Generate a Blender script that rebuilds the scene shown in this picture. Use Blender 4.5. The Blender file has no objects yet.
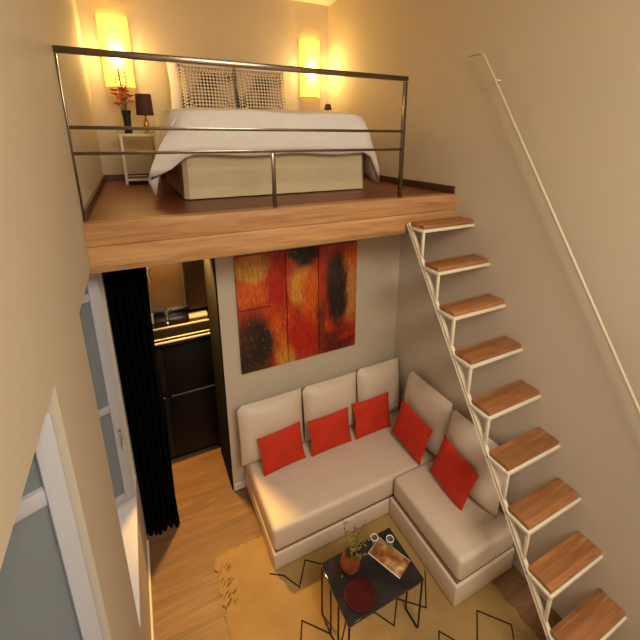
import bpy, bmesh, math, random
from mathutils import Vector, Matrix, Euler
random.seed(7)
PI = math.pi
scene = bpy.context.scene
col = scene.collection

# ------------------------------------------------------------------ materials
def srgb(r, g, b):
    f = lambda c: ((c/255+0.055)/1.055)**2.4 if c/255 > 0.04045 else c/255/12.92
    return (f(r), f(g), f(b), 1)

class NM:
    """small helper around a node material"""
    def __init__(s, name):
        s.m = bpy.data.materials.new(name); s.m.use_nodes = True
        s.t = s.m.node_tree; s.n = s.t.nodes
        s.b = s.n['Principled BSDF']
    def node(s, typ, **kw):
        n = s.n.new(typ)
        for k, v in kw.items(): setattr(n, k, v)
        return n
    def link(s, a, b): s.t.links.new(a, b)
    def val(s, inp, v):
        if hasattr(v, 'links') or isinstance(v, bpy.types.NodeSocket): s.link(v, inp)
        else: inp.default_value = v
    def math(s, op, a, b=0.0, clamp=False):
        n = s.node('ShaderNodeMath', operation=op, use_clamp=clamp)
        s.val(n.inputs[0], a); s.val(n.inputs[1], b); return n.outputs[0]
    def mix(s, f, a, b, mode='MIX'):
        n = s.node('ShaderNodeMix', data_type='RGBA', blend_type=mode)
        s.val(n.inputs[0], f); s.val(n.inputs[6], a); s.val(n.inputs[7], b)
        return n.outputs[2]
    def coord(s, which='Object'): return s.node('ShaderNodeTexCoord').outputs[which]
    def mapping(s, v, scale=(1, 1, 1), loc=(0, 0, 0), rot=(0, 0, 0)):
        n = s.node('ShaderNodeMapping'); s.link(v, n.inputs[0])
        n.inputs['Scale'].default_value = scale; n.inputs['Location'].default_value = loc; n.inputs['Rotation'].default_value = rot
        return n.outputs[0]
    def noise(s, v, scale, detail=4, rough=.55, dist=0):
        n = s.node('ShaderNodeTexNoise'); s.link(v, n.inputs['Vector'])
        n.inputs['Scale'].default_value = scale; n.inputs['Detail'].default_value = detail
        n.inputs['Roughness'].default_value = rough; n.inputs['Distortion'].default_value = dist
        return n.outputs['Fac']
    def ramp(s, f, stops):
        n = s.node('ShaderNodeValToRGB'); s.val(n.inputs[0], f)
        e = n.color_ramp.elements
        while len(e) < len(stops): e.new(.5)
        for i, (p, c) in enumerate(stops): e[i].position = p; e[i].color = c
        return n.outputs[0]
    def bump(s, h, strength=.2, dist=.01):
        n = s.node('ShaderNodeBump'); s.link(h, n.inputs['Height'])
        n.inputs['Strength'].default_value = strength; n.inputs['Distance'].default_value = dist
        s.link(n.outputs[0], s.b.inputs['Normal'])
    def set(s, color=None, rough=None, metal=None, **kw):
        if color is not None: s.val(s.b.inputs['Base Color'], color)
        if rough is not None: s.val(s.b.inputs['Roughness'], rough)
        if metal is not None: s.b.inputs['Metallic'].default_value = metal
        for k, v in kw.items(): s.b.inputs[k].default_value = v
        return s.m

def plain(name, c, rough=.5, metal=0, var=.06, vs=6, bump=0, bs=80, **kw):
    m = NM(name); co = m.coord()
    n = m.noise(co, vs, 3)
    lo = tuple(x*(1-var) for x in c[:3])+(1,); hi = tuple(min(1, x*(1+var)) for x in c[:3])+(1,)
    cc = m.ramp(n, [(.3, lo), (.7, hi)])
    if bump: m.bump(m.noise(co, bs, 3), bump, .004)
    return m.set(cc, rough, metal, **kw)

def wood(name, dark, mid, light, rough=.45, axis='X', strip=.05, grain=1.0, tone=.25, planklen=None):
    m = NM(name); co = m.coord()
    sc = {'X': (1.5, 22, 22), 'Y': (22, 1.5, 22), 'Z': (22, 22, 1.5)}[axis]
    g = m.noise(m.mapping(co, sc), 1.6*grain, 6, .6, 1.2)
    g2 = m.noise(m.mapping(co, tuple(x*.28 for x in sc)), 2.2, 3, .5, .6)
    c = m.ramp(g, [(.28, dark), (.52, mid), (.75, light)])
    c = m.mix(m.math('MULTIPLY', g2, .5), c, dark, 'MIX')
    # boards of slightly different tone
    sep = m.node('ShaderNodeSeparateXYZ'); m.link(co, sep.inputs[0])
    across = {'X': ('Y', 'Z'), 'Y': ('X', 'Z'), 'Z': ('X', 'Y')}[axis]
    k = m.math('FLOOR', m.math('DIVIDE', m.math('ADD', sep.outputs[across[0]], .013), strip))
    k2 = m.math('FLOOR', m.math('DIVIDE', m.math('ADD', sep.outputs[across[1]], .5), .14))
    kk = m.math('ADD', k, m.math('MULTIPLY', k2, 7.3))
    if planklen:
        off = m.math('MULTIPLY', k, .37)
        k3 = m.math('FLOOR', m.math('ADD', m.math('DIVIDE', sep.outputs[axis], planklen), off))
        kk = m.math('ADD', kk, m.math('MULTIPLY', k3, 3.17))
    oi = m.node('ShaderNodeObjectInfo')
    kk = m.math('ADD', kk, m.math('MULTIPLY', oi.outputs['Random'], 50))
    w = m.node('ShaderNodeTexWhiteNoise', noise_dimensions='1D'); m.link(kk, w.inputs['W'])
    tv = m.math('ADD', m.math('MULTIPLY', w.outputs['Value'], tone), 1-tone*.6)
    mul = m.node('ShaderNodeVectorMath', operation='SCALE'); m.link(c, mul.inputs[0]); m.link(tv, mul.inputs['Scale'])
    m.bump(g, .12, .003)
    return m.set(mul.outputs[0], rough)

M = {}
M['wall'] = plain('plaster_warm', srgb(197, 181, 156), .75, var=.025, vs=1.6, bump=.08, bs=60)
M['ceil'] = plain('plaster_ceiling', srgb(228, 214, 190), .8, var=.02, vs=2)
M['sill'] = plain('sill_stone', srgb(226, 214, 206), .45, var=.03)
M['white_paint'] = plain('white_window_paint', srgb(176, 171, 171), .4, var=.03)
M['white_metal'] = plain('cream_metal', srgb(226, 212, 184), .4, var=.03)
M['rail_cream'] = plain('rail_cream', srgb(198, 178, 146), .4, var=.03)
M['white_lacquer'] = plain('white_lacquer', srgb(235, 225, 205), .35, var=.02)
M['steel'] = plain('brushed_steel', srgb(190, 178, 165), .28, 1.0, var=.08, vs=20)
M['rail_steel'] = plain('dark_brushed_steel', srgb(112, 98, 84), .2, 1.0, var=.1, vs=14)
M['chrome'] = plain('chrome', srgb(225, 222, 215), .12, 1.0, var=.02)
M['pale_stone'] = plain('pale_stone_edge', srgb(206, 190, 168), .3, var=.04)
M['brass'] = plain('brass', srgb(205, 165, 80), .25, 1.0, var=.05)
M['black_metal'] = plain('black_iron', srgb(34, 22, 18), .45, .3, var=.1)
M['black_gloss'] = plain('black_cabinet', srgb(7, 7, 9), .4, var=.1, **{'Specular IOR Level': .25})
M['black_glass'] = plain('black_glass_top', srgb(38, 36, 35), .07, var=.1, vs=10)
M['black_ceramic'] = plain('black_ceramic', srgb(20, 17, 16), .25, var=.1)
M['dark_stone'] = plain('dark_counter', srgb(28, 14, 9), .15, var=.35, vs=60)
M['jamb'] = wood('dark_jamb_wood', srgb(20, 18, 16), srgb(30, 27, 24), srgb(40, 36, 32), .9, 'Z', .3, tone=.05)
M['jamb'].node_tree.nodes['Principled BSDF'].inputs['Specular IOR Level'].default_value = .1
M['brown_panel'] = wood('brown_panel_wood', srgb(34, 20, 11), srgb(56, 34, 18), srgb(72, 46, 26), .4, 'Z', .4, tone=.1)
M['tan_panel'] = plain('tan_splashback', srgb(190, 150, 100), .4, var=.1, vs=5)
M['oak'] = wood('oak_treads', srgb(126, 76, 42), srgb(172, 114, 66), srgb(206, 150, 94), .42, 'X', .045, tone=.5)
M['fascia'] = wood('oak_fascia', srgb(156, 106, 64), srgb(194, 144, 92), srgb(212, 166, 114), .5, 'X', 3., tone=.12, grain=.8)
M['deck'] = wood('loft_boards', srgb(88, 42, 20), srgb(128, 66, 34), srgb(156, 88, 48), .4, 'X', .09, tone=.25, planklen=.9)
M['floor'] = wood('floor_boards', srgb(106, 74, 46), srgb(134, 96, 61), srgb(154, 114, 76), .5, 'X', .09, tone=.16, planklen=.8)
M['base_dark'] = wood('dark_baseboard', srgb(60, 32, 18), srgb(84, 46, 26), srgb(104, 60, 36), .45, 'Y', .4, tone=.05)
M['base_white'] = plain('white_baseboard', srgb(226, 212, 190), .45, var=.02)
M['sofa'] = plain('beige_leather', srgb(216, 194, 168), .48, var=.03, vs=4, bump=.05, bs=120)
M['sofa_dark'] = plain('beige_piping', srgb(120, 96, 76), .6, var=.05)
M['red'] = plain('red_fabric', srgb(196, 42, 6), .8, var=.12, vs=9, bump=.25, bs=220)
M['linen'] = plain('white_linen', srgb(232, 224, 214), .85, var=.02, vs=6, bump=.15, bs=14)
M['valance'] = plain('beige_valance', srgb(204, 184, 148), .85, var=.04, vs=5, bump=.15, bs=30)
M['velvet'] = plain('black_curtain', srgb(5, 5, 6), 1.0, var=.2, vs=8, **{'Specular IOR Level': .05})
M['terracotta'] = plain('terracotta', srgb(120, 56, 24), .2, var=.25, vs=14)
M['stem'] = plain('green_stem', srgb(122, 112, 46), .6, var=.3, vs=30)
M['petal_red'] = plain('red_petal', srgb(178, 40, 18), .6, var=.25, vs=30)
M['petal_orange'] = plain('orange_petal', srgb(222, 122, 28), .6, var=.25, vs=30)
M['shade_brown'] = plain('brown_lampshade', srgb(74, 38, 20), .7, var=.1)
M['magazine'] = None

# shaggy rug
m = NM('tan_rug'); co = m.coord()
a = m.noise(co, 3.2, 3); b_ = m.noise(co, 90, 4, .7)
c = m.mix(m.math('MULTIPLY', b_, .55), m.ramp(a, [(.3, srgb(164, 128, 74)), (.7, srgb(186, 152, 92))]), srgb(134, 96, 50))
m.bump(b_, .6, .012); M['rug'] = m.set(c, .95)
M['rug_line'] = plain('black_rug_line', srgb(38, 20, 10), .9, var=.1)

# patterned pillow: small dark lozenges on cream
m = NM('lozenge_fabric'); co = m.coord()
ck = m.node('ShaderNodeTexChecker'); m.link(m.mapping(co, (1, 1, 1), (0, 0, 0), (0, PI/4, 0)), ck.inputs['Vector'])
ck.inputs['Scale'].default_value = 46
ck.inputs['Color1'].default_value = srgb(44, 30, 22); ck.inputs['Color2'].default_value = srgb(226, 212, 190)
n = m.noise(co, 4.5, 2)
c = m.mix(m.ramp(n, [(.40, (0, 0, 0, 1)), (.60, (.65, .65, .65, 1))]), ck.outputs['Color'], srgb(214, 196, 168))
M['lozenge'] = m.set(c, .85)

# glass of casements: slightly milky pane
m = NM('window_glass')
m.set(srgb(160, 163, 162), .12, 0, **{'Transmission Weight': .55, 'IOR': 1.1}); M['glass'] = m.m
m = NM('tumbler_glass'); m.set((.96, .97, .96, 1), .04, 0, **{'Transmission Weight': .9, 'IOR': 1.3}); M['tumbler'] = m.m
# glowing lamp shade
m = NM('lit_sconce_shade'); m.set(srgb(250, 215, 120), .6)
m.b.inputs['Emission Color'].default_value = (1.0, .70, .105, 1); m.b.inputs['Emission Strength'].default_value = 1.0; M['lit_shade'] = m.m
m = NM('lit_bulb'); m.set((1, .9, .7, 1), .5)
m.b.inputs['Emission Color'].default_value = (1.0, .75, .3, 1); m.b.inputs['Emission Strength'].default_value = 3.0; M['bulb'] = m.m

# magazine cover
m = NM('magazine_cover'); co = m.coord()
n = m.noise(co, 16, 4)
c = m.ramp(n, [(.3, srgb(96, 52, 22)), (.5, srgb(152, 96, 48)), (.66, srgb(190, 150, 96)), (.75, srgb(226, 214, 190))])
M['magazine'] = m.set(c, .3)

# abstract painting, coordinates u (0..1 across) v (0..1 up) come from the object's own x and z
PW, PH = 1.085, 1.02
m = NM('abstract_paint'); co = m.coord()
sep = m.node('ShaderNodeSeparateXYZ'); m.link(co, sep.inputs[0])
nz = m.noise(m.mapping(co, (1.5, 1, .7)), 7, 6, .72); nz2 = m.noise(m.mapping(co, (1, 1, 1), (3, 1, 5)), 5, 4, .6)
spk = m.noise(co, 75, 3, .7)
U = m.math('ADD', m.math('DIVIDE', sep.outputs['X'], PW), m.math('MULTIPLY', m.math('SUBTRACT', nz, .5), .16))
V = m.math('ADD', m.math('DIVIDE', sep.outputs['Z'], PH), m.math('MULTIPLY', m.math('SUBTRACT', nz2, .5), .22))
def blob(cu, cv, ru, rv, soft=.5):
    du = m.math('DIVIDE', m.math('SUBTRACT', U, cu), ru); dv = m.math('DIVIDE', m.math('SUBTRACT', V, cv), rv)
    d = m.math('SQRT', m.math('ADD', m.math('MULTIPLY', du, du), m.math('MULTIPLY', dv, dv)))
    n = m.node('ShaderNodeMapRange', interpolation_type='SMOOTHSTEP'); m.link(d, n.inputs[0])
    n.inputs[1].default_value = 1-soft; n.inputs[2].default_value = 1+soft*.4; n.inputs[3].default_value = 1; n.inputs[4].default_value = 0
    return n.outputs[0]
RED = srgb(190, 30, 8); ORG = srgb(222, 92, 16); YEL = srgb(218, 148, 44); BLK = srgb(24, 18, 14); DRK = srgb(98, 16, 10); TAN = srgb(196, 128, 62)
c = m.mix(m.ramp(nz, [(.35, (0, 0, 0, 1)), (.65, (1, 1, 1, 1))]), srgb(172, 40, 12), srgb(206, 66, 14))
for (cu, cv, ru, rv, cc) in [
    (.12, .88, .15, .16, YEL), (.10, .66, .15, .10, ORG), (.31, .80, .10, .28, RED), (.36, .08, .08, .22, YEL), (.27, .3, .08, .22, ORG),
    (.52, .66, .13, .22, YEL), (.58, .55, .08, .3, ORG), (.50, .22, .16, .22, RED), (.52, .99, .16, .12, BLK),
    (.70, .85, .06, .28, RED), (.95, .62, .07, .42, TAN), (.96, .9, .07, .14, ORG), (.82, .10, .22, .16, DRK), (.92, .14, .1, .05, RED), (.68, .3, .05, .3, srgb(120, 40, 14)),
    (.81, .62, .11, .36, srgb(54, 30, 16)), (.81, .60, .09, .34, BLK), (.84, .42, .09, .16, BLK), (.11, .2, .19, .36, srgb(60, 32, 16)), (.16, .24, .08, .24, BLK), (.05, .08, .1, .1, BLK)]:
    c = m.mix(blob(cu, cv, ru, rv), c, cc)
sp = m.math('MULTIPLY', m.math('GREATER_THAN', spk, .66), blob(.16, .22, .2, .34))
c = m.mix(sp, c, srgb(206, 176, 130))
sp2 = m.math('MULTIPLY', m.math('GREATER_THAN', spk, .64), blob(.36, .4, .08, .12))
c = m.mix(sp2, c, srgb(235, 190, 150))
sp3 = m.math('MULTIPLY', m.math('LESS_THAN', spk, .36), .55)
c = m.mix(sp3, c, srgb(70, 20, 10))
streak = m.noise(m.mapping(co, (9, 1, 1.6)), 9, 5, .7)
c = m.mix(m.ramp(streak, [(.45, (0, 0, 0, 1)), (.72, (.7, .7, .7, 1))]), c, srgb(58, 18, 8))
c = m.mix(m.ramp(streak, [(.28, (.3, .3, .3, 1)), (.42, (0, 0, 0, 1))]), c, srgb(236, 150, 60))
m.bump(nz, .3, .004)
M['paint'] = m.set(c, .5)
M['canvas_edge'] = plain('canvas_edge', srgb(70, 18, 10), .7)

# ------------------------------------------------------------------ mesh building
class MB:
    def __init__(s): s.bm = bmesh.new(); s.mats = []
    def box(s, x0, x1, y0, y1, z0, z1, bev=0, seg=2, mi=0):
        r = bmesh.ops.create_cube(s.bm, size=1)
        vs = r['verts']
        for v in vs:
            v.co = Vector(((x0+x1)/2+v.co.x*(x1-x0), (y0+y1)/2+v.co.y*(y1-y0), (z0+z1)/2+v.co.z*(z1-z0)))
        fs = set(f for v in vs for f in v.link_faces)
        for f in fs: f.material_index = mi
        if bev:
            es = list(set(e for v in vs for e in v.link_edges))
            o = bmesh.ops.bevel(s.bm, geom=es, offset=bev, segments=seg, profile=.5, affect='EDGES')
            for f in o['faces']: f.material_index = mi
        return s
    def obox(s, c, ax, ay, az, hx, hy, hz, bev=0, mi=0):
        """oriented box with half sizes"""
        r = bmesh.ops.create_cube(s.bm, size=2); vs = r['verts']
        c = Vector(c); ax, ay, az = Vector(ax), Vector(ay), Vector(az)
        for v in vs: v.co = c+ax*v.co.x*hx+ay*v.co.y*hy+az*v.co.z*hz
        for f in set(f for v in vs for f in v.link_faces): f.material_index = mi
        if bev:
            es = list(set(e for v in vs for e in v.link_edges))
            bmesh.ops.bevel(s.bm, geom=es, offset=bev, segments=2, profile=.5, affect='EDGES')
        return s
    def bar(s, a, b, w, h=None, up=(0, 0, 1), bev=.002):
        """square section bar from a to b"""
        a, b = Vector(a), Vector(b); d = (b-a); L = d.length; d.normalize()
        up = Vector(up)
        if abs(d.dot(up)) > .98: up = Vector((0, 1, 0))
        sx = d.cross(up).normalized(); uz = sx.cross(d)
        return s.obox((a+b)/2, d, sx, uz, L/2, w/2, (h or w)/2, bev)
    def tube(s, pts, r, n=10, closed=False, cap=True):
        pts = [Vector(p) for p in pts]; rings = []
        N = len(pts)
        rr = r if isinstance(r, (list, tuple)) else [r]*N
        prev = None
        for i, p in enumerate(pts):
            if closed: t = pts[(i+1) % N]-pts[i-1]
            elif i == 0: t = pts[1]-p
            elif i == N-1: t = p-pts[i-1]
            else: t = (pts[i+1]-p).normalized()+(p-pts[i-1]).normalized()
            t.normalize()
            if prev is None:
                u = t.cross(Vector((0, 0, 1)))
                if u.length < .05: u = t.cross(Vector((1, 0, 0)))
            else: u = prev-t*prev.dot(t)
            u.normalize(); prev = u; w = t.cross(u)
            rings.append([s.bm.verts.new(p+(u*math.cos(2*PI*k/n)+w*math.sin(2*PI*k/n))*rr[i]) for k in range(n)])
        for i in range(N if closed else N-1):
            A, B = rings[i], rings[(i+1) % N]
            for k in range(n): s.bm.faces.new((A[k], A[(k+1) % n], B[(k+1) % n], B[k]))
        if cap and not closed:
            s.bm.faces.new(rings[0][::-1]); s.bm.faces.new(rings[-1])
        return s
    def lathe(s, prof, c=(0, 0, 0), n=28, mi=0):
        c = Vector(c); rings = []
        for (r, z) in prof:
            if r < 1e-5: rings.append([s.bm.verts.new(c+Vector((0, 0, z)))])
            else: rings.append([s.bm.verts.new(c+Vector((r*math.cos(2*PI*k/n), r*math.sin(2*PI*k/n), z))) for k in range(n)])
        for A, B in zip(rings, rings[1:]):
            for k in range(n):
                if len(A) == 1 and len(B) == 1: continue
                if len(A) == 1: f = s.bm.faces.new((A[0], B[(k+1) % n], B[k]))
                elif len(B) == 1: f = s.bm.faces.new((A[k], A[(k+1) % n], B[0]))
                else: f = s.bm.faces.new((A[k], A[(k+1) % n], B[(k+1) % n], B[k]))
                f.material_index = mi
        return s
    def rings(s, rings, cap0=True, cap1=True):
        R = [[s.bm.verts.new(Vector(p)) for p in r] for r in rings]; n = len(R[0])
        for A, B in zip(R, R[1:]):
            for k in range(n): s.bm.faces.new((A[k], A[(k+1) % n], B[(k+1) % n], B[k]))
        if cap0: s.bm.faces.new(R[0][::-1])
        if cap1: s.bm.faces.new(R[-1])
        return s
    def pillow(s, w, h, t, n=14, pinch=.06, wob=0, seed=0):
        """cushion, width along x, height along z from 0, thickness along y"""
        rnd = random.Random(seed); ph = [rnd.uniform(0, 6.28) for _ in range(4)]
        def P(i, j, side):
            u = -1+2*i/n; v = -1+2*j/n
            e = max(0, (1-abs(u)**2.6))*max(0, (1-abs(v)**2.6))
            th = t/2*e**.42
            x = u*w/2*(1-pinch*(1-v*v)); z = v*h/2*(1-pinch*(1-u*u))
            th *= 1+wob*math.sin(3*u+ph[0])*math.cos(2.5*v+ph[1])
            return Vector((x, side*th, z+h/2))
        F = {}; B = {}
        for i in range(n+1):
            for j in range(n+1):
                F[i, j] = s.bm.verts.new(P(i, j, -1))
                B[i, j] = F[i, j] if i in (0, n) or j in (0, n) else s.bm.verts.new(P(i, j, 1))
        for i in range(n):
            for j in range(n):
                s.bm.faces.new((F[i, j], F[i+1, j], F[i+1, j+1], F[i, j+1]))
                q = (B[i, j], B[i, j+1], B[i+1, j+1], B[i+1, j])
                s.bm.faces.new(q)
        return s
    def shift(s, d):
        bmesh.ops.translate(s.bm, verts=s.bm.verts, vec=Vector(d)); return s
    def build(s, name, mat, parent=None, loc=None, smooth=True, subsurf=0):
        bmesh.ops.recalc_face_normals(s.bm, faces=s.bm.faces)
        me = bpy.data.meshes.new(name); s.bm.to_mesh(me); s.bm.free()
        for mm in (mat if isinstance(mat, list) else [mat]): me.materials.append(mm)
        if smooth:
            for p in me.polygons: p.use_smooth = True
            try: me.set_sharp_from_angle(angle=math.radians(38))
            except Exception: pass
        o = bpy.data.objects.new(name, me); col.objects.link(o)
        if parent: o.parent = parent
        if loc: o.location = loc
        if subsurf:
            md = o.modifiers.new('Subdivision', 'SUBSURF'); md.levels = subsurf; md.render_levels = subsurf
        return o

def tag(o, label, cat, group=None):
    o['label'] = label; o['category'] = cat
    if group: o['group'] = group
    return o
def thing(name, loc, label, cat, group=None, rot=(0, 0, 0)):
    o = bpy.data.objects.new(name, None); o.empty_display_size = .1; col.objects.link(o)
    o.location = loc; o.rotation_euler = rot
    return tag(o, label, cat, group)
def struct(name, mb, mat, parent=None, label=None, smooth=False):
    o = mb.build(name, mat, parent, smooth=smooth)
    if not parent:
        o['kind'] = 'structure'
        if label: o['label'] = label
    return o
def copy_tree(o, parent=None):
    c = o.copy(); col.objects.link(c)
    if parent: c.parent = parent
    for ch in [x for x in bpy.data.objects if x.parent == o]: copy_tree(ch, c)
    return c

# ------------------------------------------------------------------ dimensions
XL, XR = -.244, 2.2           # side walls
YF, YB = -1.8, 4.40           # wall behind the camera, back wall of the sleeping loft
YP = 2.86                     # partition with the painting, under the loft
ZD, ZS = 2.666, 2.41          # loft deck top, loft underside
ZC = 4.50                     # ceiling
YE = 2.20                     # loft edge
XJ = .481                     # end of the partition (door jamb)
XO = -.80                     # outer face of the thick left wall

# ------------------------------------------------------------------ the setting
struct('floor', MB().box(XO, XR+.1, YF-.1, YB+.1, -.1, 0), M['floor'], label='brown wooden board floor of the room')
struct('ceiling', MB().box(XO, XR+.1, YF-.1, YB+.1, ZC, ZC+.1), M['ceil'], label='pale plaster ceiling')
struct('wall_right', MB().box(XR, XR+.1, YF, YB, 0, ZC), M['wall'], label='warm beige wall behind the staircase')
struct('wall_back', MB().box(XO, XR, YB, YB+.1, 0, ZC), M['wall'], label='beige wall at the head of the bed')
struct('wall_front', MB().box(XO, XR, YF-.1, YF, 0, ZC), M['wall'], label='beige wall opposite the loft')
# left wall, thick, with two deep window openings
W1 = (.05, 1.09, .70, 2.465); W2 = (1.646, 2.66, .70, 2.43)
w = MB()
w.box(XO, XL, YF, YB, 2.465, ZC)
w.box(XO, XL, YF, W1[0], 0, 2.465)
w.box(XO, XL, W1[1], W2[0], 0, 2.465)
w.box(XO, XL, W2[1], YB, 0, 2.465)
w.box(XO, XL, W1[0], W1[1], 0, W1[2]-.03)
w.box(XO, XL, W2[0], W2[1], 0, W2[2]-.03)
w.box(XO, XL, W2[0], W2[1], W2[3], 2.465)
struct('wall_left', w, M['wall'], label='thick beige wall with two deep window openings')
# partition under the loft, with the end jamb
struct('wall_middle', MB().box(XJ, XR, YP, YP+.50, 0, ZS), M['wall'], label='beige partition behind the sofa that carries the painting')
struct('trim_1', MB().box(XJ-.012, XJ, YP+.012, YP+.50, 0, ZS), M['jamb'], label='dark timber lining at the end of the partition')
struct('baseboard_middle', MB().box(XJ, XR, YP-.014, YP, 0, .07, .004), M['base_white'], label='white baseboard along the partition')
struct('baseboard_left', MB().box(XL, XL+.014, YF, W2[1], 0, .07, .004), M['base_white'], label='white baseboard under the windows')
# loft
lf = struct('loft_floor', MB().box(XL, XR, YE+.04, YB, ZS+.02, ZD), [M['deck']], label='reddish brown boarded floor of the sleeping loft')
struct('trim_2', MB().box(XL, XR, YE-.008, YE+.09, ZD-.115, ZD+.002, .004).box(XL, XR, YE, YE+.04, ZS, ZD-.118, .003), M['fascia'], smooth=True, label='two tiers of oak board along the edge of the loft')
struct('baseboard_loft_left', MB().box(XL, XL+.016, YE+.09, YB-.016, ZD, ZD+.06, .003), M['base_dark'])
struct('baseboard_loft_right', MB().box(XR-.016, XR, YE+.02, YB-.016, ZD, ZD+.06, .003), M['base_dark'])
struct('baseboard_loft_back', MB().box(XL, XR, YB-.016, YB, ZD, ZD+.06, .003), M['base_dark'])

# windows: fixed frame at the outer face, one casement swung into the opening
def window(name, op, free, hinge, zlo, bars, lab):
    y0, y1, z0, z1 = op
    root = bpy.data.objects.new(name, None); col.objects.link(root); root['kind'] = 'structure'; root['label'] = lab; root.location = (XO, y0, z0)
    inv = (-XO, -y0, -z0)
    f = MB(); t = .05
    x0, x1 = XO+.01, XO+.07
    f.box(x0, x1, y0, y0+t, z0, z1, .004).box(x0, x1, y1-t, y1, z0, z1, .004).box(x0, x1, y0+t, y1-t, z0, z0+t, .004).box(x0, x1, y0+t, y1-t, z1-t, z1, .004)
    f.shift(inv).build('window_frame', M['white_paint'], root)
    s = MB().box(XO+.0, XL+.004, y0, y1, z0-.03, z0, .004); s.shift(inv).build('window_sill', M['sill'], root)
    a, b = Vector((*hinge, 0)), Vector((*free, 0)); d = (b-a).normalized(); nrm = Vector((-d.y, d.x, 0)); L = (b-a).length; up = Vector((0, 0, 1))
    zt = z1-.012
    f = MB(); sw = .022 if name == 'window_1' else .03
    f.obox(b-d*sw+up*(zlo+zt)/2, d, nrm, up, sw, .024, (zt-zlo)/2, .004)
    f.obox(a+d*sw+up*(zlo+zt)/2, d, nrm, up, sw, .024, (zt-zlo)/2, .004)
    for zb in [zlo+.035, zt-.035]+bars:
        f.obox(a+d*L/2+up*zb, d, nrm, up, L/2-2*sw, .02, .033 if zb not in bars else .024, .004)
    c = f.shift(inv).build('casement', M['white_paint'], root)
    zs = sorted([zlo+.035, zt-.035]+bars)
    for k in range(len(zs)-1):
        g = MB().obox(a+d*L/2+up*(zs[k]+zs[k+1])/2, d, nrm, up, L/2-2*sw+.006, .004, (zs[k+1]-zs[k])/2-.018)
        g.shift(inv).build('pane', M['glass'], c, smooth=False)
    h = MB(); p = b-d*sw-nrm*.024+up*1.25
    h.obox(p, d, nrm, up, .010, .006, .04, .003); h.tube([p-nrm*.0, p-nrm*.035, p-nrm*.035-up*.09], .007, 8)
    h.shift(inv).build('handle', M['chrome'], c)
    return root
window('window_1', W1, (-.248, 1.005), (-.70, .82), .74, [2.235, 1.46], 'deep window nearest the viewer with its white casement ajar')
window('window_2', W2, (-.252, 2.475), (-.70, 2.29), .715, [2.20, 1.45], 'deep window under the loft with its white casement ajar')
struct('ground', MB().box(-6, XO-.02, -5, 9, -.6, -.5), plain('street_paving', srgb(120, 120, 118), .9), label='grey paving outside the windows')

# ------------------------------------------------------------------ staircase
t = thing('staircase', (0, 0, 0), 'steep staircase of oak treads on a cream steel frame against the right wall', 'staircase')
XS = 1.735; RUN = .1745; RISE = .251; NT = 10
t.location = (XS, .40, 0); inv = (-XS, -.40, 0)
pts = lambda i: (2.147-RUN*i, 2.506-RISE*i)       # back y, top z
for i in range(NT):
    yb, zt = pts(i); yf = yb-.142
    tr = MB().box(0, XR-XS-.002, 0, .142, -.028, 0, .004).build('tread', M['oak'], t)
    tr.location = (0, yf-.40, zt)
    f = MB(); w_ = .02
    f.box(-.012, XR-XS, -.010, .010, -.050, -.029, .002)              # front bar
    f.box(-.012, .010, .010, .142, -.050, -.029, .002)                # side bar
    f.box(-.012, XR-XS, .132, .152, -.050, -.029, .002)
    fr = f.build('tread_frame', M['white_metal'], t); fr.location = (0, yf-.40, zt)
    # post down to the stringer
    zs = (2.506-.045)-RISE*((2.147-yf)/RUN)
    ps = MB().box(-.009, .009, -.009, .009, max(zs-zt, .0135-zt), -.045, .002).build('post', M['white_metal'], t); ps.location = (0, yf-.40, zt)
i_end = (2.506-.045-.02)/RISE
MB().bar((XS, 2.147+.02, 2.461+.029), (XS, 2.147-RUN*i_end, 0.034), .022, .026).shift(inv).build('stringer', M['white_metal'], t)

t = thing('handrail', (2.123, 2.0, 3.6), 'long slanting cream handrail fixed to the right wall above the stairs', 'handrail')
inv = (-2.123, -2.0, -3.6)
e = (2.123, 1.998-1.32, 3.596-1.32*1.473); e2 = (2.123, 1.998-1.75, 3.596-1.75*1.473)
MB().tube([(2.123, 2.125, 3.612), (2.123, 2.03, 3.612), (2.123, 2.0, 3.598), (2.123, 1.97, 3.555), e, e2], .009, 10).shift(inv).build('rail', M['rail_cream'], t)
for q in (.08, 1.7):
    y = 1.99-q; z = 3.585-q*1.473
    MB().tube([(2.126, y, z-.012), (2.150, y, z-.03), (XR-.004, y, z-.03)], .006, 8).shift(inv).build('bracket', M['white_metal'], t)

# ------------------------------------------------------------------ loft railing
YR = 2.262
t = thing('loft_railing', (.73, YR, ZD), 'steel railing with three bars along the loft edge', 'railing'); inv = (-.73, -YR, -ZD)
MB().box(XL, 1.724, YR-.016, YR+.016, 3.444, 3.473, .003).shift(inv).build('top_rail', M['rail_steel'], t)
MB().box(XL, 1.708, YR-.008, YR+.008, 3.115, 3.132, .002).shift(inv).build('middle_rail', M['rail_steel'], t)
MB().box(XL, 1.700, YR-.008, YR+.008, 2.995, 3.011, .002).shift(inv).build('lower_rail', M['rail_steel'], t)
MB().box(1.698, 1.721, YR-.013, YR+.013, ZD, 3.440, .003).shift(inv).build('post', M['rail_steel'], t)
MB().box(XL+.001, XL+.009, YR-.011, YR+.011, ZD, 3.440, .002).shift(inv).build('post', M['rail_steel'], t)
MB().box(.755, .777, YR-.010, YR+.010, ZD, 2.992, .002).shift(inv).build('post', M['rail_steel'], t)

# ------------------------------------------------------------------ bed
t = thing('bed', (1.01, 3.48, ZD), 'wide bed with a beige valance on the loft', 'bed'); inv = (-1.01, -3.48, -ZD)
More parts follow.
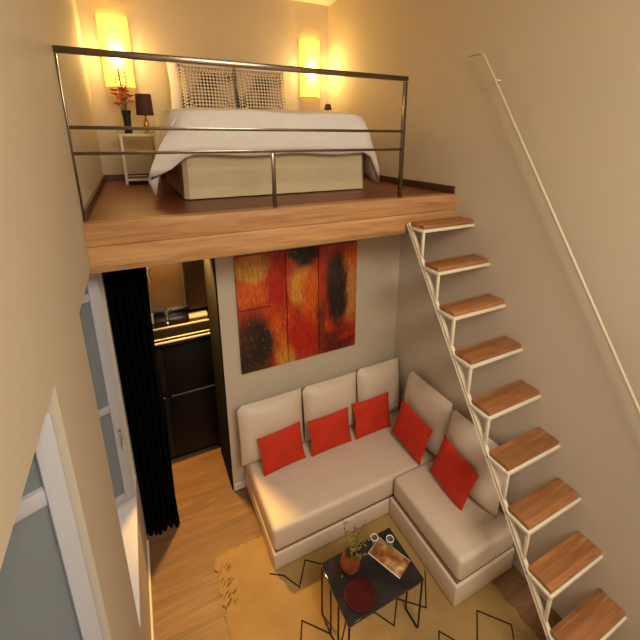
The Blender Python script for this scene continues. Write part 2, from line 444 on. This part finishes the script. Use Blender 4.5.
# valance with a slow ripple
def rect_ring(x0, x1, y0, y1, z, n=24, rad=.03, amp=0, ph=0):
    pts = []
    import itertools
    cor = [(x0, y0), (x1, y0), (x1, y1), (x0, y1)]
    for k in range(4):
        a = Vector(cor[k]); b = Vector(cor[(k+1) % 4]); d = (b-a).normalized(); nn = Vector((d.y, -d.x))
        a2 = a+d*rad; b2 = b-d*rad
        for q in range(n):
            p = a2.lerp(b2, q/(n-1))+nn*amp*math.sin(q*1.9+k*2+ph)*math.sin(PI*q/(n-1))
            pts.append((p.x, p.y, z))
    return pts
MB().rings([rect_ring(.305, 1.73, 2.765, 4.20, 2.675, amp=.008), rect_ring(.31, 1.725, 2.775, 4.20, 2.85, amp=.005), rect_ring(.31, 1.725, 2.78, 4.20, 3.0)]).shift(inv).build('valance', M['valance'], t)
MB().box(.30, 1.72, 2.80, 4.16, 3.0, 3.20, .05, 4).shift(inv).build('mattress', M['linen'], t)
for x in (.36, 1.66):
    for y in (2.84, 4.14):
        MB().lathe([(.03, 0), (.03, .02), (.022, .03)], (x, y, ZD), 12).shift(inv).build('leg', M['black_metal'], t)

# duvet: rounded slab top, sides hang and flare, corners reach lowest
def duvet():
    mb = MB(); n = 34; ZT = 3.235
    x0, x1, y0, y1 = .27, 1.745, 2.755, 4.17
    def perim():
        P = []
        for k in range(n): P.append((x0+(x1-x0)*k/n, y0, 'f', k/n))
        for k in range(n): P.append((x1, y0+(y1-y0)*k/n, 'r', k/n))
        for k in range(n): P.append((x1-(x1-x0)*k/n, y1, 'b', k/n))
        for k in range(n): P.append((x0, y1-(y1-y0)*k/n, 'l', k/n))
        return P
    PP = perim(); cx, cy = (x0+x1)/2, (y0+y1)/2
    def out(x, y):     # outward direction and amount around a rounded rectangle
        dx = max(-1, min(1, (x-cx)/((x1-x0)/2))); dy = max(-1, min(1, (y-cy)/((y1-y0)/2)))
        fx = math.copysign(abs(dx)**10, dx); fy = math.copysign(abs(dy)**10, dy)
        return fx, fy
    hemz = {}
    def ring(f):
        # f 0..1 over the top from the centre out, 1..2 down the side
        R = []
        for (x, y, s_, q) in PP:
            fx, fy = out(x, y)
            corner = abs(fx)*abs(fy)
            if f <= 1:
                px = cx+(x-cx)*f; py = cy+(y-cy)*f
                dz = .03*(1-max(abs(px-cx)/((x1-x0)/2), abs(py-cy)/((y1-y0)/2))**6)
                z = ZT+dz+.006*math.sin(px*9+1)*math.cos(py*7)
                R.append((px-fx*corner*.10*f**8, py-fy*corner*.10*f**8, z))
            else:
                g = f-1
                hem = {'f': 2.965+.008*math.sin(q*14), 'b': 3.0, 'l': 2.76, 'r': 2.79}[s_]
                # near the corners blend to the low tips
                if s_ == 'f': hem += -.15*max(0, 1-q/.07)-.10*max(0, 1-(1-q)/.05)
                if s_ in 'lr':
                    qq = q if s_ == 'r' else 1-q
                    hem += -.065*max(0, 1-qq/.12)
                side = fx*((.062 if fx > 0 else .135*(1-.7*min(1, max(0, (y-2.9)/.8))))*g**(.3 if fx > 0 else .8)+.012*math.sin(y*13)*g)
                fro = fy*(.03*min(1, g*3))
                if s_ == 'f' or s_ == 'b': side = fx*((.062 if fx > 0 else .135)*g**(.3 if fx > 0 else .8))
                ox = x+side+(.03*fx*corner)*(g); oy = y+fro*(1 if y < cy else .3)
                ox -= fx*corner*.10*(1-g)**2; oy -= fy*corner*.10*(1-g)**2
                if y < cy and abs(fy) < .9: oy += 0
                z = ZT+(hem-ZT)*g
                if g < .35: ox -= fx*.03*(1-g/.35)*.3
                R.append((ox, oy, z))
        return R
    fr = [.15, .4, .6, .8, .9, .96, 1.0, 1.08, 1.2, 1.4, 1.6, 1.8, 2.0]
    mb.rings([ring(f) for f in fr], cap0=True, cap1=False)
    return mb
d = duvet().shift((-1.0, -3.4, -3.2)).build('duvet', M['linen'], None, loc=(1.0, 3.4, 3.2))
md = d.modifiers.new('Solidify', 'SOLIDIFY'); md.thickness = .02; md.offset = -1
tag(d, 'white duvet spread over the loft bed and hanging down its sides', 'duvet')

def put_pillow(name, mat, w, h, th, loc, lean, yaw=0, roll=0, label='', cat='pillow', group=None, seed=0, wob=.08, trim=None, pinch=.06):
    root = MB().pillow(w, h, th, seed=seed, wob=wob, pinch=pinch).build(name, mat, None)
    root.location = loc; root.rotation_euler = Euler((-lean, roll, yaw), 'XYZ')
    # order: lean back about own x, then yaw about z
    root.rotation_euler = (Matrix.Rotation(yaw, 3, 'Z') @ Matrix.Rotation(-lean, 3, 'X') @ Matrix.Rotation(roll, 3, 'Y')).to_euler()
    return tag(root, label, cat, group)
for k, (x, lab) in enumerate([(.76, 'dark lozenge patterned pillow on the left side of the bed'), (1.28, 'dark lozenge patterned pillow on the right side of the bed')]):
    put_pillow('patterned_pillow', M['lozenge'], .525, .475, .12, (x, 4.02, 3.275), .22, 0, 0, lab, 'pillow', 'patterned pillows on the bed', seed=k)
for k, (x, lab) in enumerate([(.70, 'white pillow behind the left patterned pillow'), (1.28, 'white pillow behind the right patterned pillow')]):
    put_pillow('white_pillow', M['linen'], .575, .545, .13, (x, 4.17, 3.275), .15, 0, 0, lab, 'pillow', 'white pillows against the wall', seed=5+k)

# ------------------------------------------------------------------ nightstands
def nightstand(x0, x1, y0, y1, lab):
    t = thing('nightstand', ((x0+x1)/2, (y0+y1)/2, ZD), lab, 'nightstand'); inv = (-(x0+x1)/2, -(y0+y1)/2, -ZD)
    q = .022; zt = 3.11
    for x in (x0, x1-q):
        for y in (y0, y1-q):
            MB().box(x, x+q, y, y+q, ZD, zt-.02, .002).shift(inv).build('leg', M['white_lacquer'], t)
    f = MB()
    f.box(x0, x1, y0, y0+q, zt-.024, zt, .002).box(x0, x1, y1-q, y1, zt-.024, zt, .002).box(x0, x0+q, y0+q, y1-q, zt-.024, zt, .002).box(x1-q, x1, y0+q, y1-q, zt-.024, zt, .002)
    f.shift(inv).build('top_frame', M['white_lacquer'], t)
    MB().box(x0+q, x1-q, y0+q, y1-q, zt-.012, zt-.002).shift(inv).build('tabletop', M['white_lacquer'], t)
    for y in (y0, y1-q):
        MB().box(x0+q, x1-q, y, y+q, 2.698, 2.718, .002).shift(inv).build('stretcher', M['white_lacquer'], t)
    MB().box(x0+q, x1-q, y0+q, y1-q, 2.702, 2.712).shift(inv).build('shelf', M['brown_panel'], t)
    return t
nightstand(-.055, .240, 3.95, 4.30, 'white metal nightstand left of the bed, with flowers and a lamp')
nightstand(1.86, 2.12, 3.97, 4.30, 'white nightstand right of the bed, mostly hidden by the bed')
# vase of flowers
V0 = (.025, 4.10, 3.11)
t = thing('flower_vase', V0, 'black vase of red and orange flowers on the left nightstand', 'vase')
MB().lathe([(0, 0), (.030, 0), (.034, .01), (.030, .09), (.036, .16), (.042, .20), (.036, .20), (.026, .10), (0, .03)], n=20).build('vase_body', M['black_ceramic'], t)
rnd = random.Random(3); st = MB(); pr_ = MB(); po = MB()
for k in range(26):
    a = rnd.uniform(0, 2*PI); r = rnd.uniform(.02, .085); hh = rnd.uniform(.24, .38) if k < 16 else rnd.uniform(.38, .56)
    tip = Vector((r*math.cos(a)*(.9 if k < 16 else .6)-.01, r*math.sin(a)*.8, hh))
    st.tube([(0, 0, .08), tip*.5+Vector((0, 0, .05)), tip], .0022, 5)
    tgt = pr_ if k % 2 else po
    if k < 16:
        for p in range(6):
            b = 2*PI*p/6
            c0 = tip+Vector((.016*math.cos(b), .016*math.sin(b), .004))
            tgt.obox(c0, (math.cos(b), math.sin(b), .3), (-math.sin(b), math.cos(b), 0), (-.3*math.cos(b), -.3*math.sin(b), 1), .018, .009, .0025, .002)
    else:
        for p in range(4):
            po.obox(tip-Vector((0, 0, .025*p)), (.6, .6*(1 if p % 2 else -1), .5), (-.7, .7, 0), (0, 0, 1), .010, .004, .003)
st.build('flower_stem', M['stem'], t); pr_.build('red_blossom', M['petal_red'], t, smooth=False); po.build('orange_blossom', M['petal_orange'], t, smooth=False)
# bedside lamp
t = thing('table_lamp', (.180, 4.12, 3.11), 'small lamp with brown shade and brass base on the left nightstand', 'lamp')
MB().lathe([(0, 0), (.035, 0), (.035, .008), (.010, .016), (.018, .05), (.026, .08), (.016, .12), (.007, .14), (.007, .19), (0, .19)], n=20).build('lamp_base', M['brass'], t)
MB().lathe([(.064, .165), (.074, .165), (.066, .345), (.060, .345), (.064, .165)], n=28).build('lamp_shade', M['shade_brown'], t)
# small clock-like dish on the right stand
t = thing('small_lamp', (2.06, 4.12, 3.11), 'little dark lamp glimpsed behind the right corner of the bed', 'lamp')
MB().lathe([(0, 0), (.035, 0), (.035, .01), (.008, .02), (.008, .28), (0, .28)], n=18).build('lamp_base', M['brass'], t)
MB().lathe([(.030, .27), (.045, .27), (.030, .33), (.026, .33), (.030, .27)], n=24).build('lamp_shade', M['shade_brown'], t)

# ------------------------------------------------------------------ wall sconces
def sconce(x, lab):
    z0, z1 = 3.53, 4.12
    t = thing('wall_sconce', (x, YB, z0), lab, 'wall lamp', 'lit sconces over the nightstands')
    n = 20; r = .125; d = .09
    mb = MB(); outer = [(r*math.cos(PI+PI*k/n), d*math.sin(PI+PI*k/n)-.004) for k in range(n+1)]
    inner = [(p[0]*.97, p[1]*.96) for p in outer]
    loop = outer+inner[::-1]
    R = [[(p[0], p[1], z) for p in loop] for z in (0, (z1-z0)/2, z1-z0)]
    mb.rings(R); mb.build('lamp_shade', M['lit_shade'], t)
    MB().box(-.05, .05, -.016, -.002, .22, .36, .003).build('back_plate', M['brass'], t)
    MB().tube([(0, -.012, .29), (0, -.04, .29), (0, -.04, .32)], .008, 8).build('lamp_holder', M['brass'], t)
    MB().lathe([(0, 0), (.012, .004), (.026, .04), (.02, .07), (0, .082)], (0, -.042, .32), 14).build('bulb', M['bulb'], t)
    return t
sconce(.012, 'glowing half-round sconce above the left nightstand, by the flowers')
sconce(1.962, 'glowing half-round sconce to the right of the bed pillows')

# ------------------------------------------------------------------ painting (three joined panels)
PX0, PX1, PZ0, PZ1 = .620, 1.706, 1.182, 2.202
t = thing('painting', (PX0, YP-.003, PZ0), 'wide red, orange and black abstract painting hung above the sofa', 'painting')
for (a, b) in ((0, .407), (.413, .704), (.710, PX1-PX0)):
    p = MB().box(a, b, -.030, 0, 0, PZ1-PZ0, .003).build('canvas_panel', M['paint'], t)
MB().box(.01, PX1-PX0-.01, -.012, 0, .01, PZ1-PZ0-.01).build('stretcher', M['canvas_edge'], t)
MB().box(.012, .262, -.0315, -.029, .566, .573).build('painted_line', M['canvas_edge'], t)

# ------------------------------------------------------------------ sofa in two pieces
def seat_unit(name, x0, x1, y0, y1, zb, zt, lab, side):
    c = ((x0+x1)/2, (y0+y1)/2, 0); inv = (-c[0], -c[1], 0)
    t = thing(name, c, lab, 'sofa')
    MB().box(x0, x1, y0, y1, .018, zb, .012, 3).shift(inv).build('base', M['sofa'], t)
    MB().box(x0+(.004 if side == 'l' else .022), x1-.004, y0+.006, y1, zb+.010, zt, .038, 5).shift(inv).build('seat_cushion', M['sofa'], t)
    MB().box(x0+.018, x1-.018, y0+.018, y1-.018, zb-.004, zb+.014).shift(inv).build('seam', M['sofa_dark'], t)
    for x in (x0+.05, x1-.05):
        for y in (y0+.05, y1-.05):
            zf = .0125 if y < 2.3 else 0
            MB().lathe([(0, zf), (.022, zf), (.022, .026), (0, .026)], (x, y, 0), 10).shift(inv).build('foot', M['black_metal'], t)
    return t
b1 = seat_unit('sofa', .585, 2.185, 2.03, 2.83, .165, .388, 'long beige leather sofa bench along the wall below the painting', 'l')
b2 = seat_unit('chaise_sofa', 1.590, 2.165, 1.262, 2.022, .205, .415, 'short beige leather sofa section running out beneath the stairs', 'r')

def back_cushion(loc, yaw, w, lab, seed, h=.555, th=.19, lean=.10):
    root = put_pillow('back_cushion', M['sofa'], w, h, th, loc, lean, yaw, 0, lab, 'cushion', 'beige back cushions of the sofa', seed=seed, wob=.05, pinch=.015)
    return root
def bc(loc, yaw, w, lab, seed, **k):
    r = back_cushion(loc, yaw, w, lab, seed, **k)
    n = 10; h = k.get('h', .555)
    return r
Z1 = .385
bc((.825, 2.700, Z1+.004), 0, .575, 'beige back cushion at the left end of the sofa', 1)
bc((1.400, 2.700, Z1+.004), 0, .555, 'beige back cushion in the middle of the long sofa', 2)
bc((1.930, 2.700, Z1+.004), 0, .49, 'beige back cushion in the corner below the painting side', 3, h=.57)
bc((2.065, 2.225, .424), -PI/2, .56, 'beige back cushion on the right wall nearest the corner', 4, h=.565)
bc((2.055, 1.655, .424), -PI/2, .56, 'beige back cushion on the right wall, half behind the stair frame', 5, h=.545)

rc = 'red cushions on the sofa'
def red(loc, yaw, w, h, roll, lab, seed, lean=.20):
    return put_pillow('throw_cushion', M['red'], w, h, .08, loc, lean, yaw, roll, lab, 'cushion', rc, seed=seed, wob=.1, pinch=.05)
red((.862, 2.525, .390), 0.03, .385, .345, -.05, 'red cushion at the left end of the sofa', 1)
red((1.310, 2.525, .390), 0.0, .405, .335, -.02, 'red cushion in the middle of the long sofa', 2)
red((1.752, 2.520, .390), 0.0, .395, .355, .0, 'red cushion on the long sofa nearest the corner', 3)
red((1.88, 2.215, .424), -PI/2+.05, .40, .37, .12, 'red cushion against the right wall nearest the corner', 4)
red((1.885, 1.722, .426), -PI/2-.0, .375, .375, .15, 'red cushion closest to the stairs on the short sofa section', 5)

# ------------------------------------------------------------------ rug
rg = MB(); rnd = random.Random(11)
x0, x1, y0, y1 = .20, 1.96, -.2, 2.34
loop = []
def edge(a, b, n):
    for k in range(n):
        f = k/n; loop.append((a[0]+(b[0]-a[0])*f+rnd.uniform(-.012, .012), a[1]+(b[1]-a[1])*f+rnd.uniform(-.012, .012)))
edge((x0, y0), (x1, y0), 60); edge((x1, y0), (x1, y1), 90); edge((x1, y1), (x0, y1), 60); edge((x0, y1), (x0, y0), 90)
cxr, cyr = (x0+x1)/2, (y0+y1)/2
rg.rings([[(p[0], p[1], .001) for p in loop], [(p[0], p[1], .007) for p in loop], [(cxr+(p[0]-cxr)*.985, cyr+(p[1]-cyr)*.985, .012) for p in loop]])
zig = [[(.547, 2.034), (.634, 1.975), (.706, 1.855), (.816, 2.005), (.904, 1.931), (.98, 1.85)],
       [(.50, 1.44), (.602, 1.579), (.645, 1.664), (.779, 1.519), (.80, 1.42), (.93, 1.56), (1.101, 1.484), (1.172, 1.368), (1.282, 1.485), (1.427, 1.352), (1.575, 1.539)],
       [(1.30, 1.09), (1.414, 1.212), (1.50, 1.09)],
       [(1.50, .97), (1.605, 1.073), (1.723, 1.184), (1.862, 1.026), (1.78, .93)]]
for Z in zig:
    for a, b in zip(Z, Z[1:]):
        A, B = Vector((*a, .0128)), Vector((*b, .0128))
        nv = len(rg.bm.faces)
        rg.obox((A+B)/2, (B-A).normalized(), Vector((-(B-A).y, (B-A).x, 0)).normalized(), (0, 0, 1), (B-A).length/2+.003, .0045, .0015, mi=1)
for k in range(26):       # loose dark strands near the worn left edge
    p = Vector((rnd.uniform(.22, .30), rnd.uniform(1.95, 2.24), .0128)); a = rnd.uniform(.5, 1.0)
    rg.obox(p, (math.cos(a), math.sin(a), 0), (-math.sin(a), math.cos(a), 0), (0, 0, 1), rnd.uniform(.006, .03), .0016, .001, mi=1)
r = rg.shift((-cxr, -cyr, 0)).build('rug', [M['rug'], M['rug_line']], None, loc=(cxr, cyr, 0), smooth=False)
tag(r, 'tan rug with sparse black zigzag lines on the brown floor', 'rug')

# ------------------------------------------------------------------ coffee table
TX0, TX1, TY0, TY1, TZ = .771, 1.305, 1.275, 1.645, .469
tc = ((TX0+TX1)/2, (TY0+TY1)/2, .012)
t = thing('coffee_table', tc, 'low black glossy coffee table with thin iron loop legs', 'table'); inv = (-tc[0], -tc[1], -tc[2])
MB().box(TX0, TX1, TY0, TY1, TZ-.022, TZ, .004).shift(inv).build('tabletop', M['black_glass'], t)
for x in (TX0+.008, TX1-.008):
    for (ya, yb2) in ((TY1-.008, TY1-.135), (TY0+.008, TY0+.135)):
        MB().tube([(x, ya, TZ-.02), (x, ya, .04), (x, ya+(yb2-ya)*.06, .021), (x, yb2-(yb2-ya)*.06, .021), (x, yb2, .04), (x, yb2, TZ-.02)], .0065, 8).shift(inv).build('leg', M['black_metal'], t)
# vase with thin branches
t = thing('plant_vase', (.925, 1.53, TZ), 'round terracotta vase with thin green branches on the coffee table', 'vase')
MB().lathe([(0, 0), (.030, 0), (.054, .02), (.066, .055), (.058, .092), (.034, .118), (.030, .13), (.038, .142), (.032, .142), (.024, .125), (.05, .07), (0, .02)], n=28).build('vase_body', M['terracotta'], t)
rnd = random.Random(5); st = MB()
for k in range(11):
    a = rnd.uniform(0, 2*PI); r = rnd.uniform(.02, .10); h = rnd.uniform(.20, .40)
    tip = Vector((r*math.cos(a)+.02, r*math.sin(a), h))
    st.tube([(0, 0, .09), (tip.x*.35, tip.y*.35, h*.55), tip], [.003, .0025, .0015], 5)
    for p in range(5):
        f = .5+.1*p; q = Vector((tip.x*f, tip.y*f, h*(.15+.85*f))); b = rnd.uniform(0, 6.28)
        st.obox(q+Vector((math.cos(b), math.sin(b), .4))*.012, (math.cos(b), math.sin(b), .4), (-math.sin(b), math.cos(b), 0), (-.4*math.cos(b), -.4*math.sin(b), 1), .014, .004, .001)
st.build('branches', M['stem'], t)
t = thing('plate', (.905, 1.375, TZ), 'dark red dish on the front part of the coffee table', 'dish')
MB().lathe([(0, .002), (.05, .002), (.055, 0), (.06, 0), (.092, .012), (.094, .014), (.090, .015), (.055, .006), (0, .005)], n=40).build('dish_body', plain('dark_red_glaze', srgb(66, 10, 12), .35), t)
# magazine
mg = thing('magazine', (1.185, 1.478, TZ), 'brown picture magazine lying open-faced on the coffee table', 'magazine', rot=(0, 0, math.radians(-67)))
MB().box(-.118, .118, -.068, .068, 0, .006, .001).build('pages', M['linen'], mg)
MB().box(-.114, .120, -.064, .064, .0062, .0076, .0005).build('cover', M['magazine'], mg)
for (x, y, lab) in ((1.150, 1.600, 'small clear glass at the rear edge of the coffee table, next to the branches'), (1.238, 1.545, 'small clear glass at the rear edge of the coffee table, next to the short sofa')):
    g = thing('tumbler', (x, y, TZ), lab, 'glass', 'glasses on the coffee table')
    MB().lathe([(0, 0), (.022, 0), (.025, .05), (.0225, .05), (.020, .006), (0, .006)], n=24).build('glass_body', M['tumbler'], g)
    MB().tube([(.024*math.cos(2*PI*k/24), .024*math.sin(2*PI*k/24), .050) for k in range(24)], .0032, 6, closed=True).build('rim', M['white_lacquer'], g)

# ------------------------------------------------------------------ curtain in the doorway
mb = MB(); n = 90; L0, L1 = [], []
def cur(z, f):
    R = []
    for k in range(n+1):
        u = k/n; x = -.2435+.2475*u
        y = 2.745+.034*math.sin(u*2*PI*6.5+.4*math.sin(z*3))*(1-.25*f)+.012*math.sin(u*11+z*2)
        R.append((x+.006*math.sin(z*5+u*9)*min(1, u*8), y, z))
    return R
rows = [cur(z, 1-z/2.4) for z in (.012, .3, .7, 1.1, 1.5, 1.9, 2.2, 2.37)]
V_ = [[mb.bm.verts.new(p) for p in r] for r in rows]
for A, B in zip(V_, V_[1:]):
    for k in range(n): mb.bm.faces.new((A[k], A[k+1], B[k+1], B[k]))
t = thing('curtain', (-.11, 2.765, 2.40), 'long black pleated curtain bunched at the left of the kitchen doorway', 'curtain')
o = mb.shift((.11, -2.765, -2.40)).build('drape', M['velvet'], t)
md = o.modifiers.new('Solidify', 'SOLIDIFY'); md.thickness = .006
MB().tube([(-.235, 2.765, 2.382), (XJ-.02, 2.765, 2.382)], .009, 8).shift((.11, -2.765, -2.40)).build('curtain_rod', M['black_metal'], t)

# ------------------------------------------------------------------ kitchen niche
YK0, YK1, ZK = 3.42, 4.05, 1.325
XK1 = .62
struct('wall_kitchen', MB().box(XL, XR, YK1, YK1+.06, 0, ZS), M['wall'], label='warm wall behind the kitchen counter')
struct('wall_kitchen_side', MB().box(XK1+.005, XK1+.06, YP+.50, YK1, 0, ZS), M['wall'])
t = thing('kitchen_cabinet', ((XL+XK1)/2, (YK0+YK1)/2, 0), 'black glossy kitchen cabinet under the counter', 'cabinet'); inv = (-(XL+XK1)/2, -(YK0+YK1)/2, 0)
MB().box(XL+.004, XK1-.002, YK0+.022, YK1-.006, .07, ZK-.05, .002).box(XL+.004, XK1-.002, YK0+.06, YK1-.02, 0, .07).shift(inv).build('body', M['black_gloss'], t)
for (a, b) in ((XL+.004, .055), (.060, XK1-.004)):
    dr = MB().box(a, b, YK0, YK0+.02, .776, ZK-.06, .003).shift(inv).build('drawer', M['black_gloss'], t)
    MB().box(a+.02, b-.02, YK0-.016, YK0, .745, .765, .003).shift(inv).build('handle', plain('handle_grey', srgb(44, 42, 42), .5, .3), dr)
    do = MB().box(a, b, YK0, YK0+.02, .08, .740, .003).shift(inv).build('door', M['black_gloss'], t)
t = thing('countertop', ((XL+XK1)/2, (YK0+YK1)/2, ZK), 'dark brown kitchen counter with a steel front edge', 'countertop'); inv = (-(XL+XK1)/2, -(YK0+YK1)/2, -ZK)
MB().box(XL, XK1, YK0-.004, YK1, ZK-.045, ZK, .002).shift(inv).build('slab', M['dark_stone'], t)
MB().box(XL, XK1, YK0-.014, YK0-.002, ZK-.016, ZK+.002, .003).shift(inv).build('front_edge', M['pale_stone'], t)
MB().box(XL, XK1, YK1-.02, YK1, ZK, ZK+.055, .003).shift(inv).build('backsplash', M['steel'], t)
# sink with steel rim and tap
t = thing('sink', (.24, 3.588, ZK), 'long dark sink with a pale rim set in the front of the counter', 'sink')
MB().box(-.31, .33, .085, .104, .001, .014, .003).box(-.31, .33, -.13, -.118, .001, .008, .002).box(-.31, -.25, -.118, .085, .001, .014, .003).box(.30, .33, -.118, .085, .001, .014, .003).build('rim', M['pale_stone'], t)
MB().box(-.25, .30, -.118, .085, .0005, .003).build('basin', M['black_gloss'], t)
t = thing('faucet', (.14, 3.79, ZK), 'upright chrome tap behind the sink', 'faucet')
MB().lathe([(0, 0), (.022, 0), (.022, .01), (.012, .02), (.012, .15), (0, .155)], n=16).build('faucet_body', M['chrome'], t)
MB().tube([(0, 0, .145), (0, -.02, .17), (-.01, -.09, .17), (-.01, -.11, .145)], .008, 8).build('spout', M['chrome'], t)
MB().tube([(0, 0, .12), (.05, 0, .14)], .005, 8).build('lever', M['chrome'], t)
t = thing('dish_rack', (.43, 3.82, ZK), 'small white tray at the back of the counter near the jamb', 'tray')
MB().box(-.09, .09, -.04, .04, 0, .035, .008, 3).build('tray_body', M['white_lacquer'], t)
t = thing('soap_box', (-.015, 3.86, ZK), 'white box at the left end of the counter beside the curtain', 'box')
MB().box(-.035, .035, -.03, .03, 0, .085, .008, 3).build('box_body', M['white_lacquer'], t)
MB().box(-.037, .037, -.032, .032, .086, .10, .004, 2).build('lid', M['white_lacquer'], t)
tag(MB().box(-.16, .16, -.012, 0, 0, .52, .003).build('splashback_panel', M['tan_panel'], None, loc=(.175, YK1-.001, ZK+.065)), 'tan splashback panel on the kitchen wall', 'panel')
t = thing('wall_cabinet', (.48, YK1-.001, 1.40), 'dark brown wooden cabinet hanging right of the tan splashback', 'cabinet')
MB().box(-.13, .138, -.19, 0, 0, 1.0, .004).build('body', M['brown_panel'], t)
MB().box(-.128, .136, -.206, -.191, .004, .996, .003).build('door', M['brown_panel'], t)
t = thing('spot_lamp', (.02, YK1-.001, 1.80), 'small chrome spot lamp at the top left of the kitchen wall', 'lamp')
MB().box(-.03, .03, -.014, 0, -.05, .05, .003).build('back_plate', M['chrome'], t)
MB().tube([(0, -.01, .02), (0, -.09, .03), (0, -.10, -.01)], .008, 8).build('arm', M['chrome'], t)
MB().lathe([(.012, .03), (.03, -.03), (.034, -.07), (.03, -.07), (.0, .0)], (0, -.10, -.01), 18).build('head', M['chrome'], t)

# ------------------------------------------------------------------ lights
def light(name, typ, loc, power, color, size=.1, rot=(0, 0, 0), sizey=None, spot=None, blend=.5):
    l = bpy.data.lights.new(name, typ); l.energy = power; l.color = color
    if typ == 'AREA':
        l.size = size
        if sizey: l.shape = 'RECTANGLE'; l.size_y = sizey
    elif typ == 'SPOT':
        l.shadow_soft_size = size; l.spot_size = spot; l.spot_blend = blend
    else: l.shadow_soft_size = size
    o = bpy.data.objects.new(name, l); col.objects.link(o); o.location = loc; o.rotation_euler = rot
    return o
WARM = (1.0, .76, .50)
light('room_light', 'AREA', (.95, -1.0, ZC-.12), 142, (1.0, .97, .875), 1.5, (math.radians(22), 0, 0), 1.5)
light('sofa_fill_spot', 'SPOT', (.95, .35, ZC-.03), 34, (1.0, .84, .60), .12, (math.radians(17), 0, math.radians(-3)), spot=math.radians(66), blend=.9)  # fill spot added to brighten the sofa and floor
for x in (.012, 1.962):
    light('sconce_light', 'POINT', (x, YB-.045, 3.93), 7, (1.0, .68, .20), .025)
    light('sconce_light', 'POINT', (x, YB-.17, 3.80), 12, (1.0, .70, .26), .06)
light('kitchen_light', 'SPOT', (.33, 3.24, ZS-.02), 250, (1.0, .57, .14), .05, (math.radians(-8), math.radians(-8), 0), spot=math.radians(84), blend=.6)
light('kitchen_fill', 'POINT', (.2, 3.70, 2.2), 4.2, (1.0, .70, .36), .06)  # unseen point fill that brightens the splashback

w = bpy.data.worlds.new('dusk'); scene.world = w; w.use_nodes = True
bg = w.node_tree.nodes['Background']; bg.inputs[0].default_value = (.55, .62, .72, 1); bg.inputs[1].default_value = 1.4

# ------------------------------------------------------------------ camera
cam = bpy.data.cameras.new('camera'); co_ = bpy.data.objects.new('camera', cam); col.objects.link(co_)
cam.sensor_fit = 'HORIZONTAL'; cam.sensor_width = 36; cam.lens = 386.5/640*36
cam.shift_x = (320-329.8)/640; cam.shift_y = (248.8-320)/640
cam.clip_start = .02
a, b, c = -.469, .2798, .0028
ca, sa, cb, sb, cc, sc = math.cos(a), math.sin(a), math.cos(b), math.sin(b), math.cos(c), math.sin(c)
Rz = Matrix(((ca, sa, 0), (-sa, ca, 0), (0, 0, 1))); Mx = Matrix(((1, 0, 0), (0, 0, -1), (0, 1, 0)))
Rx = Matrix(((1, 0, 0), (0, cb, -sb), (0, sb, cb))); Rr = Matrix(((cc, -sc, 0), (sc, cc, 0), (0, 0, 1)))
R = Rr @ Rx @ Mx @ Rz
rot = Matrix((R[0], -R[1], -R[2])).transposed()
co_.matrix_world = Matrix.Translation((0, 0, 3.08)) @ rot.to_4x4()
scene.camera = co_

scene.view_settings.view_transform = 'Standard'
try: scene.view_settings.look = 'None'
except Exception: pass
scene.view_settings.gamma = 1; scene.view_settings.use_curve_mapping = False
scene.view_settings.exposure = 0.0
